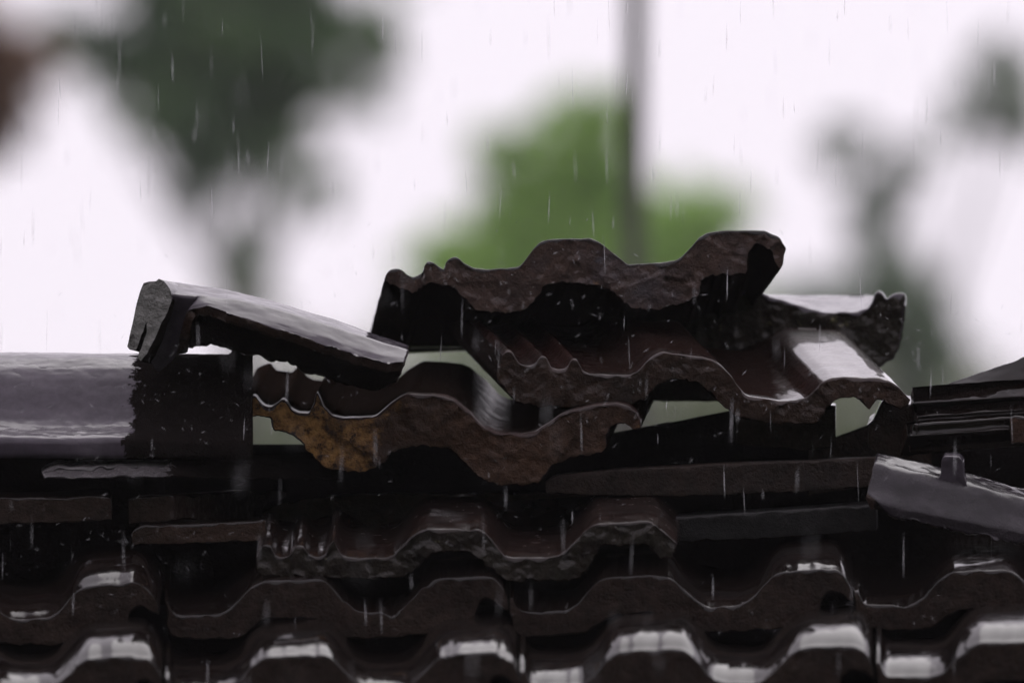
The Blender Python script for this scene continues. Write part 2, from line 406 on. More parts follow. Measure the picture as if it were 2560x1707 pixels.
# battens, ledges and bars that show where the tiles are gone
bar('batten', [(-420, 1248), (0, 1243), (120, 1243), (190, 1239), (262, 1236), (278, 1246)], [(-420, 1312), (0, 1312), (140, 1306), (282, 1300)], .05, .06, ['wet_tile', 'broken_dark'], ext=(2, -18), seed=11, chip=20)
bar('batten', [(319, 1250), (330, 1242), (372, 1238), (520, 1229), (640, 1222), (900, 1214), (1400, 1222)], [(322, 1308), (500, 1302), (640, 1300), (900, 1290), (1400, 1290)], .07, .06, ['wet_tile', 'broken_dark'], ext=(4, -7), seed=12, chip=20, dfun=lambda p: max(0, p.x - 430) / PXM * 2.6)
bar('batten', [(328, 1334), (338, 1318), (352, 1311), (500, 1308), (665, 1300)], [(330, 1364), (420, 1360), (665, 1352)], .04, .06, ['wet_tile', 'broken_brown'], ext=(4, -8), seed=13, chip=20)
bar('batten', [(1362, 1205), (1380, 1189), (1450, 1180), (1560, 1171), (1800, 1158), (2000, 1152), (2200, 1142)], [(1366, 1232), (1500, 1238), (1690, 1240), (1850, 1234), (2010, 1228), (2200, 1215)], .15, .06, ['stone_bar', 'stone_bar'], ext=(4, -3), seed=14)
bar('batten', [(1660, 1292), (1800, 1284), (2000, 1272), (2190, 1258)], [(1660, 1356), (1900, 1346), (2190, 1326)], .12, .08, ['slate_bar', 'slate_bar'], ext=(4, -8), seed=15)
bar('batten', [(655, 1282), (665, 1270), (720, 1250), (800, 1238), (885, 1229), (1050, 1229), (1190, 1227), (1420, 1226), (1560, 1226), (1625, 1236), (1650, 1262)], [(655, 1330), (1000, 1320), (1650, 1310)], .25, .05, ['wet_tile', 'broken_dark'], ext=(2, -12), seed=16)
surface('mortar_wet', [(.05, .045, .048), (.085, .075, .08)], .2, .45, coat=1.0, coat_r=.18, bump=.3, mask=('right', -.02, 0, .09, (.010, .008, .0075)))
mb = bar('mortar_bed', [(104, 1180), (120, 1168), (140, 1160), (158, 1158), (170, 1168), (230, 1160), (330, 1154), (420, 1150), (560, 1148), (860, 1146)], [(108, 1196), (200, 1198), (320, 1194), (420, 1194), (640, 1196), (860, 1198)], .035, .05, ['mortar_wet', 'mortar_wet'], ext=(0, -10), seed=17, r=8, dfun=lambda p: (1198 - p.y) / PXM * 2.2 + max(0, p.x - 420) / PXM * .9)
# ---- the course tiles: two ribs each, a lip at the left and a hook at the right that grips the next tile's lip
def tile_outline(x0, y0, sc_, tilt, var):
    rnd = random.Random(var)
    top = [(0, -34), (6, -42), (13, -38), (18, -12), (26, -2), (40, 0), (140, 0), (156, -6), (176, -20), (220, -66), (240, -80), (262, -84), (385, -88), (405, -84), (422, -70), (470, -22), (490, -6), (508, 0),
           (580, 0), (596, -6), (616, -20), (662, -68), (682, -82), (704, -86), (815, -90), (838, -84), (856, -66), (872, -34), (878, -8)]
    bot = [(2, -8), (10, 40), (24, 62), (140, 64), (200, 60), (235, 30), (262, 14), (385, 12), (412, 30), (450, 60), (520, 66), (600, 64), (650, 58), (700, 60), (770, 62), (786, 50), (790, 12), (798, -18), (815, -32), (838, -30), (852, -14), (862, -2), (874, -2)]
    def tr(p):
        jx = rnd.uniform(-3, 3); jy = rnd.uniform(-2.5, 2.5)
        return (x0 + (p[0] + jx) * sc_, y0 + (p[1] + jy) * sc_ + tilt * p[0] * sc_)
    return [tr(p) for p in top], [tr(p) for p in bot]
def nose(h, tau=.117): return lambda t: (1 - h) * t + h * (1 - math.exp(-t / tau)) / (1 - math.exp(-1 / tau))
def course(rowname, spots, d0, sc_, seed):
    for k, (x0, y0, tilt, h) in enumerate(spots):
        tp, bt = tile_outline(x0, y0, sc_, tilt, seed * 31 + k)
        finish('tile', slab(tp, bt, d0, (2, -96), .40, r=5.5, seed=seed * 10 + k, step=9, cap=16, nst=22, jag=3.5, soft=3, chip=16, amp=.0006, rise=nose(h)), ['wet_tile', 'broken_dark'], roof)
# rows from the bottom up: (left end, pan level, tilt) in photo pixels
course('lower', [(-1340, 1905, 0, .5), (-430, 1905, 0, .5), (490, 1905, 0, .5), (1410, 1905, 0, .5), (2330, 1905, 0, .5), (3240, 1905, 0, .5)], -.75, 1.05, 3)
course('near', [(-1385, 1722, 0, .5), (-480, 1725, .004, .74), (412, 1728, -.012, .56), (1300, 1712, -.010, .74), (2188, 1692, -.004, .76), (3085, 1690, 0, .5)], -.40, 1.015, 4)
course('far', [(-1360, 1552, 0, .4), (-462, 1556, -.016, .80), (410, 1536, -.012, .30), (1272, 1530, -.028, .46), (2134, 1510, .002, .22), (3000, 1512, 0, .3)], -.08, .985, 5)
# ---- ridge cap at the left, still in place: glossy where rained on, dry and dull beneath the leaning piece
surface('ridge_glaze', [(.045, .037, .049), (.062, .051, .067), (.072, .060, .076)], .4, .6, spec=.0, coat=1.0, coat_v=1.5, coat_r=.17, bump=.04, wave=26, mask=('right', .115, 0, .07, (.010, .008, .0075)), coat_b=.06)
def ridge(name, x0, x1, mats, k=1.0, dy=0, seed=0, lipx=None):
    prof = [(884, .150), (885, .128), (889, .108), (899, .086), (920, .064), (950, .047), (985, .034), (1020, .023), (1050, .012), (1066, .002), (1078, -.012), (1090, -.028), (1097, -.036), (1106, -.038), (1140, -.038), (1146, -.034)]
    bm = bmesh.new(); rows = []
    P = soften(resample([Vector((y, d * PXM)) for y, d in prof], 6), 2)
    n = int((x1 - x0) / 7)
    half = P; back = [Vector((p.x, (2 * .150 * PXM) - p.y)) for p in reversed(half[:-1])]
    sec = [Vector(p) for p in reversed(half)] + [Vector((p.x, 2 * .150 * PXM - p.y)) for p in half[1:]]
    for i in range(n + 1):
        x = x0 + (x1 - x0) * i / n; row = []
        for p in sec:
            y = p.x + dy + (x - 180) * .006; d = .25 + (p.y / PXM - .150) * k + (.150 * k - .150 * k)
            if lipx and lipx[0] < x < lipx[1]: y -= 14 * (1 if y < 1000 else 0)
            row.append(bm.verts.new(at(x, y, d)))
        rows.append(row)
    m = len(sec)
    for i in range(n):
        for j in range(m - 1): bm.faces.new((rows[i][j], rows[i + 1][j], rows[i + 1][j + 1], rows[i][j + 1]))
    gsol = bmesh.ops.solidify(bm, geom=bm.faces[:], thickness=.014)
    bmesh.ops.recalc_face_normals(bm, faces=bm.faces)
    sp = [e for e in bm.edges if len(e.link_faces) == 2 and e.calc_face_angle(0) > 1.0]
    bmesh.ops.bevel(bm, geom=sp, offset=.0012, segments=2, affect='EDGES')
    bm.normal_update(); mv = [(v, v.normal * (.0022 * fbm(Vector((v.co.x * 8, v.co.y * 15, v.co.z * 15)), 3))) for v in bm.verts]
    for v, d in mv: v.co += d
    rough(bm, bm.verts, .0004, 120, seed + 1, 3)
    return finish(name, bm, mats, house)
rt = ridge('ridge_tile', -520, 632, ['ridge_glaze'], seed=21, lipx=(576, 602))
# ------------------------------------------------------------------ loose and broken tiles
surface('lichen_break', [(.022, .013, .009), (.050, .026, .016), (.072, .036, .019)], .4, .75, spec=.12, coat=.25, coat_r=.3, bump=.8, grain=420)
def lichen():
    """orange lichen in crusts towards the left end of the broken face, rust in the seams"""
    t = M['lichen_break'].node_tree; ln = t.links.new
    b = [n for n in t.nodes if n.type == 'BSDF_PRINCIPLED'][0]; src = b.inputs['Base Color'].links[0].from_socket
    tc = nd(t, 'ShaderNodeTexCoord'); sp = nd(t, 'ShaderNodeSeparateXYZ'); ln(tc.outputs['Object'], sp.inputs[0])
    n1 = nd(t, 'ShaderNodeTexNoise', Scale=26.0, Detail=9.0, Roughness=.7); ln(tc.outputs['Object'], n1.inputs['Vector'])
    mr = nd(t, 'ShaderNodeMapRange'); ln(sp.outputs['X'], mr.inputs['Value'])
    for k, v in (('From Min', -.155), ('From Max', -.02), ('To Min', .64), ('To Max', .16)): mr.inputs[k].default_value = v
    m2 = nd(t, 'ShaderNodeMapRange'); ln(sp.outputs['X'], m2.inputs['Value'])
    for k, v in (('From Min', .0), ('From Max', .16), ('To Min', 0), ('To Max', .02)): m2.inputs[k].default_value = v
    ad = nd(t, 'ShaderNodeMath', operation='ADD'); ln(mr.outputs[0], ad.inputs[0]); ln(m2.outputs[0], ad.inputs[1])
    s = nd(t, 'ShaderNodeMath', operation='ADD'); ln(n1.outputs['Fac'], s.inputs[0]); ln(ad.outputs[0], s.inputs[1])
    fac = ramp(t, s.outputs[0], [(.80, g(0)), (.98, g(1))])
    n2 = nd(t, 'ShaderNodeTexNoise', Scale=90.0, Detail=6.0, Roughness=.7); ln(tc.outputs['Object'], n2.inputs['Vector'])
    oc = ramp(t, n2.outputs['Fac'], [(.38, (.022, .013, .010)), (.45, (.15, .08, .03)), (.6, (.31, .17, .06))])
    ln(mixc(t, fac, src, oc), b.inputs['Base Color'])
lichen()
def Z(x0, y0, s, pts): return [(x0 + p[0] * s, y0 + p[1] * s) for p in pts]
# the tile with orange lichen on its broken face, lying on the ridge
top = [(598, 1012), (603, 1001), (623, 992), (637, 987), (648, 1003), (662, 1015), (680, 1017), (694, 1008), (707, 995), (717, 1003), (726, 1021), (744, 1031), (773, 1033), (780, 1017), (787, 992), (792, 979), (800, 996), (809, 1017), (830, 1039), (859, 1045), (901, 1044), (941, 1039), (959, 1024), (980, 1006), (1001, 992), (1019, 983), (1071, 986), (1116, 991), (1135, 999), (1154, 1015), (1175, 1031), (1193, 1052), (1211, 1070), (1237, 1079), (1267, 1082), (1303, 1085), (1333, 1080), (1354, 1067), (1377, 1054), (1402, 1036), (1441, 1022), (1479, 1012), (1543, 1006), (1573, 1013), (1591, 1029), (1603, 1050)]
bot = [(594, 1044), (619, 1039), (659, 1040), (680, 1049), (678, 1071), (701, 1078), (726, 1087), (748, 1096), (762, 1117), (780, 1135), (798, 1156), (816, 1171), (844, 1176), (887, 1181), (905, 1181), (925, 1174), (948, 1165), (972, 1142), (996, 1122), (1045, 1115), (1093, 1117), (1132, 1127), (1156, 1151), (1180, 1176), (1209, 1200), (1239, 1212), (1297, 1214), (1345, 1210), (1365, 1185), (1384, 1166), (1413, 1147), (1457, 1142), (1505, 1132), (1514, 1122), (1515, 1092), (1523, 1074), (1535, 1062), (1553, 1058), (1568, 1061), (1580, 1069), (1592, 1072), (1603, 1066)]
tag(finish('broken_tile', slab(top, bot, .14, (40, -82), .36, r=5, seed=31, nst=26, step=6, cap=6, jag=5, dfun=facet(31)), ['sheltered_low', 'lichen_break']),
    'broken tile with orange lichen on its thick front edge, below the ribbed tile', 'roof tile')
# the ribbed tile resting on it, towards the right
top = [(1256, 888), (1262, 880), (1277, 874), (1285, 886), (1298, 908), (1313, 913), (1326, 913), (1339, 907), (1344, 899), (1354, 889), (1364, 891), (1372, 906), (1379, 918), (1395, 923), (1410, 921), (1420, 914), (1428, 900), (1435, 894), (1443, 897), (1451, 914), (1457, 927), (1474, 932), (1517, 936), (1555, 937), (1581, 932), (1594, 923), (1609, 909), (1632, 888), (1645, 881), (1660, 879), (1686, 884), (1724, 889), (1756, 892), (1781, 898), (1800, 910), (1819, 929), (1832, 945), (1845, 964), (1858, 981), (1870, 989), (1915, 996), (1953, 1001), (1992, 999), (2014, 993), (2030, 977), (2055, 954), (2081, 942), (2113, 942), (2158, 943), (2199, 943), (2221, 949), (2244, 964), (2260, 983), (2276, 999)]
bot = [(1246, 903), (1239, 938), (1243, 950), (1258, 972), (1290, 1004), (1340, 1016), (1400, 1018), (1470, 1016), (1560, 1012), (1590, 1008), (1610, 998), (1627, 978), (1653, 957), (1683, 946), (1717, 948), (1746, 959), (1776, 982), (1802, 1008), (1832, 1034), (1845, 1047), (1883, 1050), (1921, 1058), (2011, 1059), (2033, 1062), (2052, 1047), (2062, 1031), (2075, 1012), (2090, 999), (2113, 994), (2138, 996), (2157, 1002), (2163, 1015), (2172, 1026), (2180, 1012), (2186, 1000), (2205, 999), (2225, 1012), (2250, 1022), (2270, 1010)]
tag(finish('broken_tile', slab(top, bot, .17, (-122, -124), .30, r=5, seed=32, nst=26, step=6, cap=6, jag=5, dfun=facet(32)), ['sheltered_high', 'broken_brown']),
    'wet ribbed roof tile with two humps, directly beneath the topmost tile', 'roof tile')
# the topmost tile, lying almost level: its dark underside shows
top = [(962, 694), (966, 684), (974, 675), (992, 671), (1004, 675), (1017, 687), (1033, 693), (1046, 688), (1058, 679), (1060, 663), (1071, 652), (1084, 656), (1097, 667), (1110, 674), (1114, 656), (1122, 647), (1138, 641), (1151, 648), (1159, 658), (1170, 663), (1183, 670), (1218, 673), (1256, 671), (1298, 667), (1314, 648), (1333, 623), (1352, 604), (1371, 599), (1428, 596), (1476, 595), (1496, 604), (1521, 623), (1547, 644), (1568, 661), (1606, 659), (1653, 657), (1691, 651), (1704, 642), (1725, 621), (1746, 595), (1768, 582), (1810, 576), (1866, 576), (1912, 577), (1934, 585), (1951, 595), (1957, 608), (1967, 621), (1960, 638), (1958, 660)]
bot = [(962, 704), (976, 712), (1001, 722), (1023, 728), (1043, 734), (1057, 726), (1062, 711), (1078, 709), (1103, 712), (1132, 718), (1145, 731), (1164, 750), (1180, 766), (1194, 777), (1218, 779), (1247, 784), (1278, 784), (1301, 777), (1326, 763), (1347, 744), (1357, 720), (1385, 712), (1440, 710), (1483, 712), (1513, 721), (1538, 735), (1559, 757), (1581, 772), (1615, 776), (1653, 773), (1683, 765), (1717, 757), (1742, 744), (1751, 723), (1757, 699), (1789, 691), (1823, 689), (1865, 687), (1871, 650), (1873, 627), (1882, 616), (1904, 614), (1920, 622), (1931, 640), (1936, 652), (1944, 669), (1954, 672)]
tag(finish('broken_tile', slab(top, bot, .27, (-44, 138), .34, r=4.5, seed=33, nst=26, step=6, cap=6, jag=6, dfun=lambda p, f=facet(33): f(p) + (.02 if p.x < 1058 else 0), back=lambda p: Vector((-110, 150)) if p.x > 1925 else Vector((-44, 158 if p.x < 1075 or p.y < 690 else 866 - p.y))), ['wet_tile', 'broken_purple']),
    'topmost tile of the heap, purplish brown broken edge with two humps', 'roof tile')
# upturned trough-shaped piece behind it on the right
top = [(1640, 790), (1760, 756), (1800, 742), (1850, 728), (1893, 716), (1902, 728), (1925, 742), (1963, 752), (1995, 764), (2027, 774), (2059, 780), (2090, 782), (2138, 778), (2170, 772), (2183, 752), (2188, 734), (2197, 725), (2208, 731), (2217, 748), (2230, 736), (2244, 732), (2261, 733), (2264, 745)]
bot = [(1640, 830), (1700, 870), (1800, 900), (1900, 920), (2000, 938), (2120, 948), (2202, 919), (2237, 892), (2250, 868), (2258, 823), (2263, 765)]
tag(finish('tile_fragment', slab(top, bot, .48, (0, -40), .22, r=6, seed=34, nst=14, step=6, cap=6, jag=3, amp=.0012, face_amp=.0035, back=lambda p: Vector((0, (738 - p.y) if 1900 < p.x < 2186 else (3 if p.y < 800 else -20)))), ['wet_grey', 'mossy_break']),
    'upturned hollow tile fragment with mossy rim, right of the topmost tile', 'tile fragment')
# leaning piece of ridge cap at the left
lf = empty('ridge_fragment', at(660, 930, .15))
tag(lf, 'long piece of grey ridge tile leaning on the ridge at left', 'tile fragment')
finish('cap', shell([
    [(362, 899, .115), (388, 830, .11), (428, 734, .09), (404, 700, .15), (375, 708, .20), (350, 800, .22), (335, 866, .22)],
    [(402, 932, .115), (424, 840, .11), (458, 740, .09), (436, 704, .15), (400, 715, .20), (380, 800, .22), (370, 868, .22)],
    [(440, 890, .11), (460, 810, .10), (486, 742, .09), (465, 708, .155), (432, 720, .205), (420, 800, .22), (440, 862, .22)],
    [(464, 778, .085), (476, 764, .085), (500, 738, .10), (480, 711, .155), (450, 725, .205), (450, 800, .22), (478, 860, .22)],
    [(516, 764, .08), (521, 757, .085), (530, 742, .10), (510, 715, .155), (490, 735, .205), (495, 805, .22), (520, 860, .22)],
    [(580, 786, .07), (586, 774, .08), (600, 750, .10), (590, 728, .155), (570, 745, .205), (580, 815, .22), (600, 877, .22)],
    [(700, 824, .065), (706, 808, .075), (714, 779, .10), (700, 757, .155), (685, 775, .205), (690, 845, .22), (706, 905, .22)],
    [(845, 873, .065), (850, 855, .075), (858, 824, .10), (845, 801, .155), (830, 820, .205), (830, 890, .22), (836, 949, .22)],
    [(955, 906, .065), (960, 889, .075), (966, 860, .10), (950, 839, .155), (935, 860, .20), (930, 925, .215), (928, 980, .215)],
    [(1008, 907, .07), (1014, 893, .08), (1020, 875, .10), (1020, 863, .155), (1008, 885, .20), (1000, 930, .215), (990, 958, .215)]], .010, seed=41, amp=.0006),
    ['wet_grey', 'broken_brown', 'dark_under'], lf)
finish('broken_end', slab([(318, 866), (327, 826), (341, 759), (350, 730), (359, 708), (372, 704), (390, 703), (397, 697), (410, 703), (425, 722), (430, 738)],
    [(324, 873), (340, 874), (352, 846), (364, 812), (368, 806), (366, 830), (352, 872), (344, 895), (352, 902), (368, 884), (390, 840), (404, 808), (420, 780), (430, 748)], .082, (46, 12), .07, r=1, chip=0, seed=48, nst=6, cap=7, step=6, jag=1.5, soft=0, face_amp=.0012), ['wet_grey', 'green_break'], lf)
# broken ridge cap at the lower right
sh = empty('ridge_fragment', at(2400, 1300, .05))
tag(sh, 'broken grey ridge tile with a small knob, at the right edge', 'tile fragment')
finish('cap', shell([
    [(2225, 1288, 0.028), (2190, 1250, 0.028), (2166, 1232, 0.040), (2176, 1195, 0.047), (2186, 1160, 0.056), (2194, 1128, 0.095), (2194, 1190, 0.13)],
    [(2252, 1296, 0.028), (2232, 1262, 0.028), (2212, 1225, 0.040), (2215, 1195, 0.047), (2222, 1168, 0.056), (2216, 1132, 0.095), (2216, 1190, 0.13)],
    [(2300, 1306, 0.028), (2296, 1276, 0.028), (2285, 1240, 0.040), (2280, 1205, 0.047), (2290, 1182, 0.056), (2270, 1146, 0.095), (2270, 1200, 0.13)],
    [(2370, 1322, 0.028), (2372, 1292, 0.028), (2372, 1256, 0.040), (2374, 1222, 0.047), (2380, 1202, 0.056), (2350, 1164, 0.095), (2350, 1210, 0.13)],
    [(2560, 1358, 0.028), (2560, 1328, 0.028), (2560, 1294, 0.040), (2560, 1262, 0.047), (2560, 1244, 0.056), (2545, 1216, 0.095), (2545, 1260, 0.13)],
    [(2800, 1404, 0.028), (2800, 1374, 0.028), (2800, 1340, 0.040), (2800, 1308, 0.047), (2800, 1290, 0.056), (2790, 1262, 0.095), (2790, 1300, 0.13)]], .012, seed=42, amp=.0015),
    ['worn_grey', 'broken_brown', 'dark_under'], sh)
finish('knob', slab([(2346, 1196), (2352, 1184), (2353, 1150), (2361, 1139), (2397, 1141), (2407, 1151), (2410, 1188), (2417, 1212)], [(2342, 1200), (2380, 1212), (2420, 1218)], .055, (3, -8), .02, r=3, nst=4, jag=1, chip=0, soft=0, seed=43, cap=8), ['wet_grey', 'wet_grey'], sh)
# loose ribbed tile at the head of the slope
top = [(640, 1392), (648, 1376), (656, 1362), (666, 1358), (677, 1361), (684, 1373), (691, 1386), (707, 1391), (722, 1389), (732, 1382), (737, 1368), (745, 1361), (756, 1361), (763, 1371), (773, 1385), (788, 1391), (804, 1389), (816, 1381), (824, 1358), (832, 1343), (838, 1348), (844, 1366), (850, 1381), (862, 1390), (901, 1393), (939, 1393), (967, 1393), (987, 1385), (1008, 1363), (1028, 1340), (1049, 1325), (1069, 1320), (1117, 1321), (1181, 1321), (1197, 1322), (1211, 1330), (1227, 1345), (1247, 1371), (1262, 1388), (1283, 1393), (1324, 1393), (1370, 1393), (1395, 1389), (1410, 1379), (1431, 1358), (1459, 1330), (1482, 1312), (1495, 1308), (1548, 1306), (1599, 1302), (1625, 1302), (1640, 1310), (1663, 1330), (1692, 1356)]
bot = [(638, 1412), (643, 1430), (658, 1440), (748, 1440), (850, 1445), (952, 1445), (1003, 1442), (1028, 1430), (1054, 1409), (1079, 1384), (1105, 1377), (1166, 1379), (1191, 1389), (1217, 1414), (1247, 1437), (1268, 1453), (1370, 1453), (1441, 1447), (1461, 1430), (1482, 1402), (1495, 1379), (1502, 1363), (1620, 1360), (1632, 1384), (1650, 1396), (1681, 1394), (1691, 1368)]
tag(finish('loose_tile', slab(top, bot, -.065, (10, -80), .30, r=5, seed=51, nst=26, step=6, cap=6, jag=6, face_amp=.003, dfun=facet(51), rise=nose(.24)), ['wet_tile_glaze', 'mossy_break']),
    'loose ribbed tile at the head of the slope, above the courses', 'roof tile')
# tile turned sideways at the right edge, its ribs running across
def side_tile():
    L_ = [(2276, 990, .232), (2278, 998, .215), (2280, 1008, .20), (2284, 1012, .20), (2286, 1022, .21), (2288, 1036, .20), (2290, 1041, .185), (2288, 1048, .19), (2284, 1056, .185), (2282, 1061, .175), (2280, 1074, .175), (2276, 1084, .175), (2270, 1090, .17), (2262, 1110, .18), (2250, 1140, .19)]
    R_ = [(2720, 838, .238), (2720, 925, .215), (2720, 972, .20), (2720, 980, .195), (2720, 992, .21), (2720, 1006, .20), (2720, 1012, .185), (2720, 1018, .19), (2720, 1024, .185), (2720, 1030, .17), (2720, 1042, .175), (2720, 1052, .175), (2720, 1060, .165), (2720, 1078, .18), (2720, 1106, .19)]
    mid = [tuple(a * .62 + b * .38 for a, b in zip(p, q)) for p, q in zip(L_, R_)]
    return shell([L_, mid, R_], .02, flip=False, rimjag=.0012, seed=44, amp=.0012, step=6)
tag(finish('sideways_tile', side_tile(), ['wet_tile', 'broken_brown', 'dark_under']),
    'dark tile turned sideways at the right edge, ribs running across', 'roof tile')
tag(finish('tile_fragment', slab([(2168, 1062), (2182, 1052), (2198, 1015), (2207, 1000), (2240, 1004), (2290, 1014), (2330, 1040)], [(2168, 1120), (2250, 1150), (2330, 1120)], .21, (6, -20), .10, r=5, seed=45, nst=6, jag=3), ['wet_tile', 'broken_dark']),
    'dark upright fragment wedged under the right end of the ribbed tile', 'tile fragment')
tag(finish('tile_fragment', slab([(1838, 1052), (1850, 1030), (1960, 1020), (2050, 1012), (2089, 1014)], [(1838, 1110), (2000, 1128), (2089, 1118)], .24, (0, -6), .09, r=5, seed=46, nst=6, jag=2), ['wet_tile', 'broken_dark']),
    'dark block under the middle trough of the ribbed tile', 'tile fragment')
tag(finish('tile_fragment', slab([(1590, 930), (1660, 915), (1760, 918), (1860, 935)], [(1590, 1000), (1660, 1003), (1790, 1003), (1860, 1006)], .44, (0, -4), .05, r=4, seed=49, nst=4, jag=1), ['wet_tile', 'broken_dark']),
    'flat dark slab seen through the arch of the ribbed tile', 'tile fragment')
tag(finish('tile_fragment', slab([(2523, 1046), (2535, 1038), (2590, 1046), (2680, 1052)], [(2527, 1108), (2590, 1114), (2680, 1118)], .155, (6, -8), .06, r=5, seed=47, nst=6, jag=3), ['wet_tile', 'lichen_break']),
    'small brown tile end at the right edge, under the sideways tile', 'tile fragment')
# ------------------------------------------------------------------ trees and pole behind
def leafmat(name, lo, hi, tr=.35):
    t = newmat(name); ln = t.links.new
    tc = nd(t, 'ShaderNodeTexCoord'); n1 = nd(t, 'ShaderNodeTexNoise', Scale=1.6, Detail=4.0); ln(tc.outputs['Object'], n1.inputs['Vector'])
    c = ramp(t, n1.outputs['Fac'], [(.35, lo), (.65, hi)])
    a = nd(t, 'ShaderNodeBsdfPrincipled', Roughness=.45); ln(c, a.inputs['Base Color']); a.inputs['Specular IOR Level'].default_value = .3
    b = nd(t, 'ShaderNodeBsdfTranslucent'); ln(c, b.inputs[0])
    m = nd(t, 'ShaderNodeMixShader'); m.inputs[0].default_value = tr; ln(a.outputs[0], m.inputs[1]); ln(b.outputs[0], m.inputs[2])
    o = nd(t, 'ShaderNodeOutputMaterial'); ln(m.outputs[0], o.inputs[0])
surface('bark', [(.03, .025, .02), (.07, .06, .05)], .7, .9, bump=.5, big=3, wave=6, grain=40)
leafmat('leaf_dark', (.14, .22, .15), (.24, .38, .17), .5)
leafmat('leaf_green', (.31, .50, .14), (.48, .68, .22), .6)
leafmat('leaf_pale', (.16, .20, .11), (.26, .30, .17), .5)
leafmat('leaf_brown', (.12, .06, .03), (.26, .13, .055))
leafmat('leaf_grey', (.16, .23, .16), (.28, .37, .24), .5)
def tube(bm, pts, radii, seg=8):
    rings = []
    for i, p in enumerate(pts):
        t = (pts[min(i + 1, len(pts) - 1)] - pts[max(i - 1, 0)]).normalized()
        u = t.orthogonal().normalized(); v = t.cross(u)
        rings.append([bm.verts.new(p + (u * math.cos(2 * math.pi * k / seg) + v * math.sin(2 * math.pi * k / seg)) * radii[i]) for k in range(seg)])
    for a, b in zip(rings[:-1], rings[1:]):
        for k in range(seg): bm.faces.new((a[k], a[(k + 1) % seg], b[(k + 1) % seg], b[k]))
    bm.faces.new(rings[0]); bm.faces.new(list(reversed(rings[-1])))
def tree(dist, tx, clumps, mat, label, n, size, seed, tr=.10, lean=0.0):
    rnd = np.random.default_rng(seed); d = dist - DIST; k = dist / DIST / PXM
    base = at(tx, 853, d); base.z = 0
    root = empty('tree', base); tag(root, label, 'tree')
    cs = [(at(c[0], c[1], d + (c[4] if len(c) > 4 else 0)), c[2] * k, c[3] * k) for c in clumps]
    zc = sum(c[0].z for c in cs) / len(cs); low = min(c[0].z for c in cs)
    bm = bmesh.new(); fork = Vector((base.x + lean, base.y, low - .3))
    tube(bm, [base + Vector((0, 0, -.2)), base.lerp(fork, .5) + Vector((.06, 0, 0)), fork], [tr * 1.5, tr * 1.15, tr])
    for c, rx, rz in cs:
        mid = fork.lerp(c, .5) + Vector((0, 0, -.15 * (c - fork).length * .3))
        tube(bm, [fork, mid, c], [tr * .35, tr * .2, tr * .08], 6)
    finish('trunk', bm, 'bark', root)
    tot = sum(rx * rz for _, rx, rz in cs); V = []
    for c, rx, rz in cs:
        m = int(n * rx * rz / tot)
        # leaves gathered in twig clusters so that the sky shows between them
        nc = max(6, m // 22)
        dirs = rnd.normal(size=(nc, 3)); dirs /= np.linalg.norm(dirs, axis=1)[:, None]
        cc = dirs * (rnd.random((nc, 1)) ** .45)
        idx = rnd.integers(0, nc, m); q = cc[idx] + rnd.normal(scale=.13, size=(m, 3))
        pos = np.array(c) + q * np.array([rx, max(rx, rz) * .8, rz])
        a = rnd.normal(size=(m, 3)); a /= np.linalg.norm(a, axis=1)[:, None]
        b = np.cross(a, rnd.normal(size=(m, 3))); b /= np.linalg.norm(b, axis=1)[:, None]
        s = size * rnd.uniform(.6, 1.3, (m, 1))
        V.append(np.stack([pos - a * s, pos + b * s * .38, pos + a * s, pos - b * s * .38], 1))
    V = np.concatenate(V).reshape(-1, 3) - np.array(base)
    me = bpy.data.meshes.new('crown'); nq = len(V) // 4
    me.vertices.add(len(V)); me.vertices.foreach_set('co', V.ravel())
    me.loops.add(nq * 4); me.loops.foreach_set('vertex_index', np.arange(nq * 4, dtype=np.int32))
    me.polygons.add(nq); me.polygons.foreach_set('loop_start', np.arange(0, nq * 4, 4, dtype=np.int32))
    me.update(calc_edges=True); me.materials.append(M[mat])
    link(bpy.data.objects.new('crown', me), root)
tree(58, 590, [(620, 90, 290, 170), (420, 60, 170, 130), (230, 130, 90, 70), (330, 190, 120, 90), (470, 290, 170, 130), (560, 400, 150, 110), (480, 470, 80, 60), (770, 470, 75, 80), (690, 330, 110, 110), (850, 170, 110, 110), (930, 260, 50, 40), (760, 60, 160, 130), (600, 210, 170, 130), (200, 110, 90, 70), (950, 90, 80, 90), (130, 60, 70, 50), (560, -190, 420, 200), (300, -420, 380, 200), (800, -450, 380, 220), (620, 640, 50, 90)], 'leaf_dark',
     'large dark green tree behind the left part of the roof', 15500, .085, 1, .05)
tree(52, -120, [(20, 170, 120, 110), (-30, 290, 120, 100), (-160, 80, 170, 150), (-330, 250, 200, 160), (-60, 380, 60, 70)], 'leaf_brown', 'tree with brown leaves at the left edge', 4600, .075, 2)
tree(62, 1480, [(1440, 430, 140, 190), (1510, 290, 85, 80), (1270, 380, 90, 70), (1330, 520, 150, 120), (1640, 530, 220, 100), (1780, 520, 110, 60), (1550, 620, 280, 120), (1250, 640, 230, 90), (1440, 750, 420, 140)], 'leaf_green',
     'bright green tree behind the topmost tile', 11000, .085, 3, .10)
tree(70, 2250, [(2110, 370, 75, 65), (2190, 470, 80, 90), (2190, 600, 55, 120), (2520, 170, 90, 80), (2480, 290, 130, 70), (2560, 240, 60, 130), (2300, 380, 80, 40), (2260, 790, 120, 150), (2150, 780, 240, 90), (2330, 900, 90, 120)], 'leaf_grey',
     'sparse grey green tree behind the right end of the roof', 4600, .085, 4, .10)
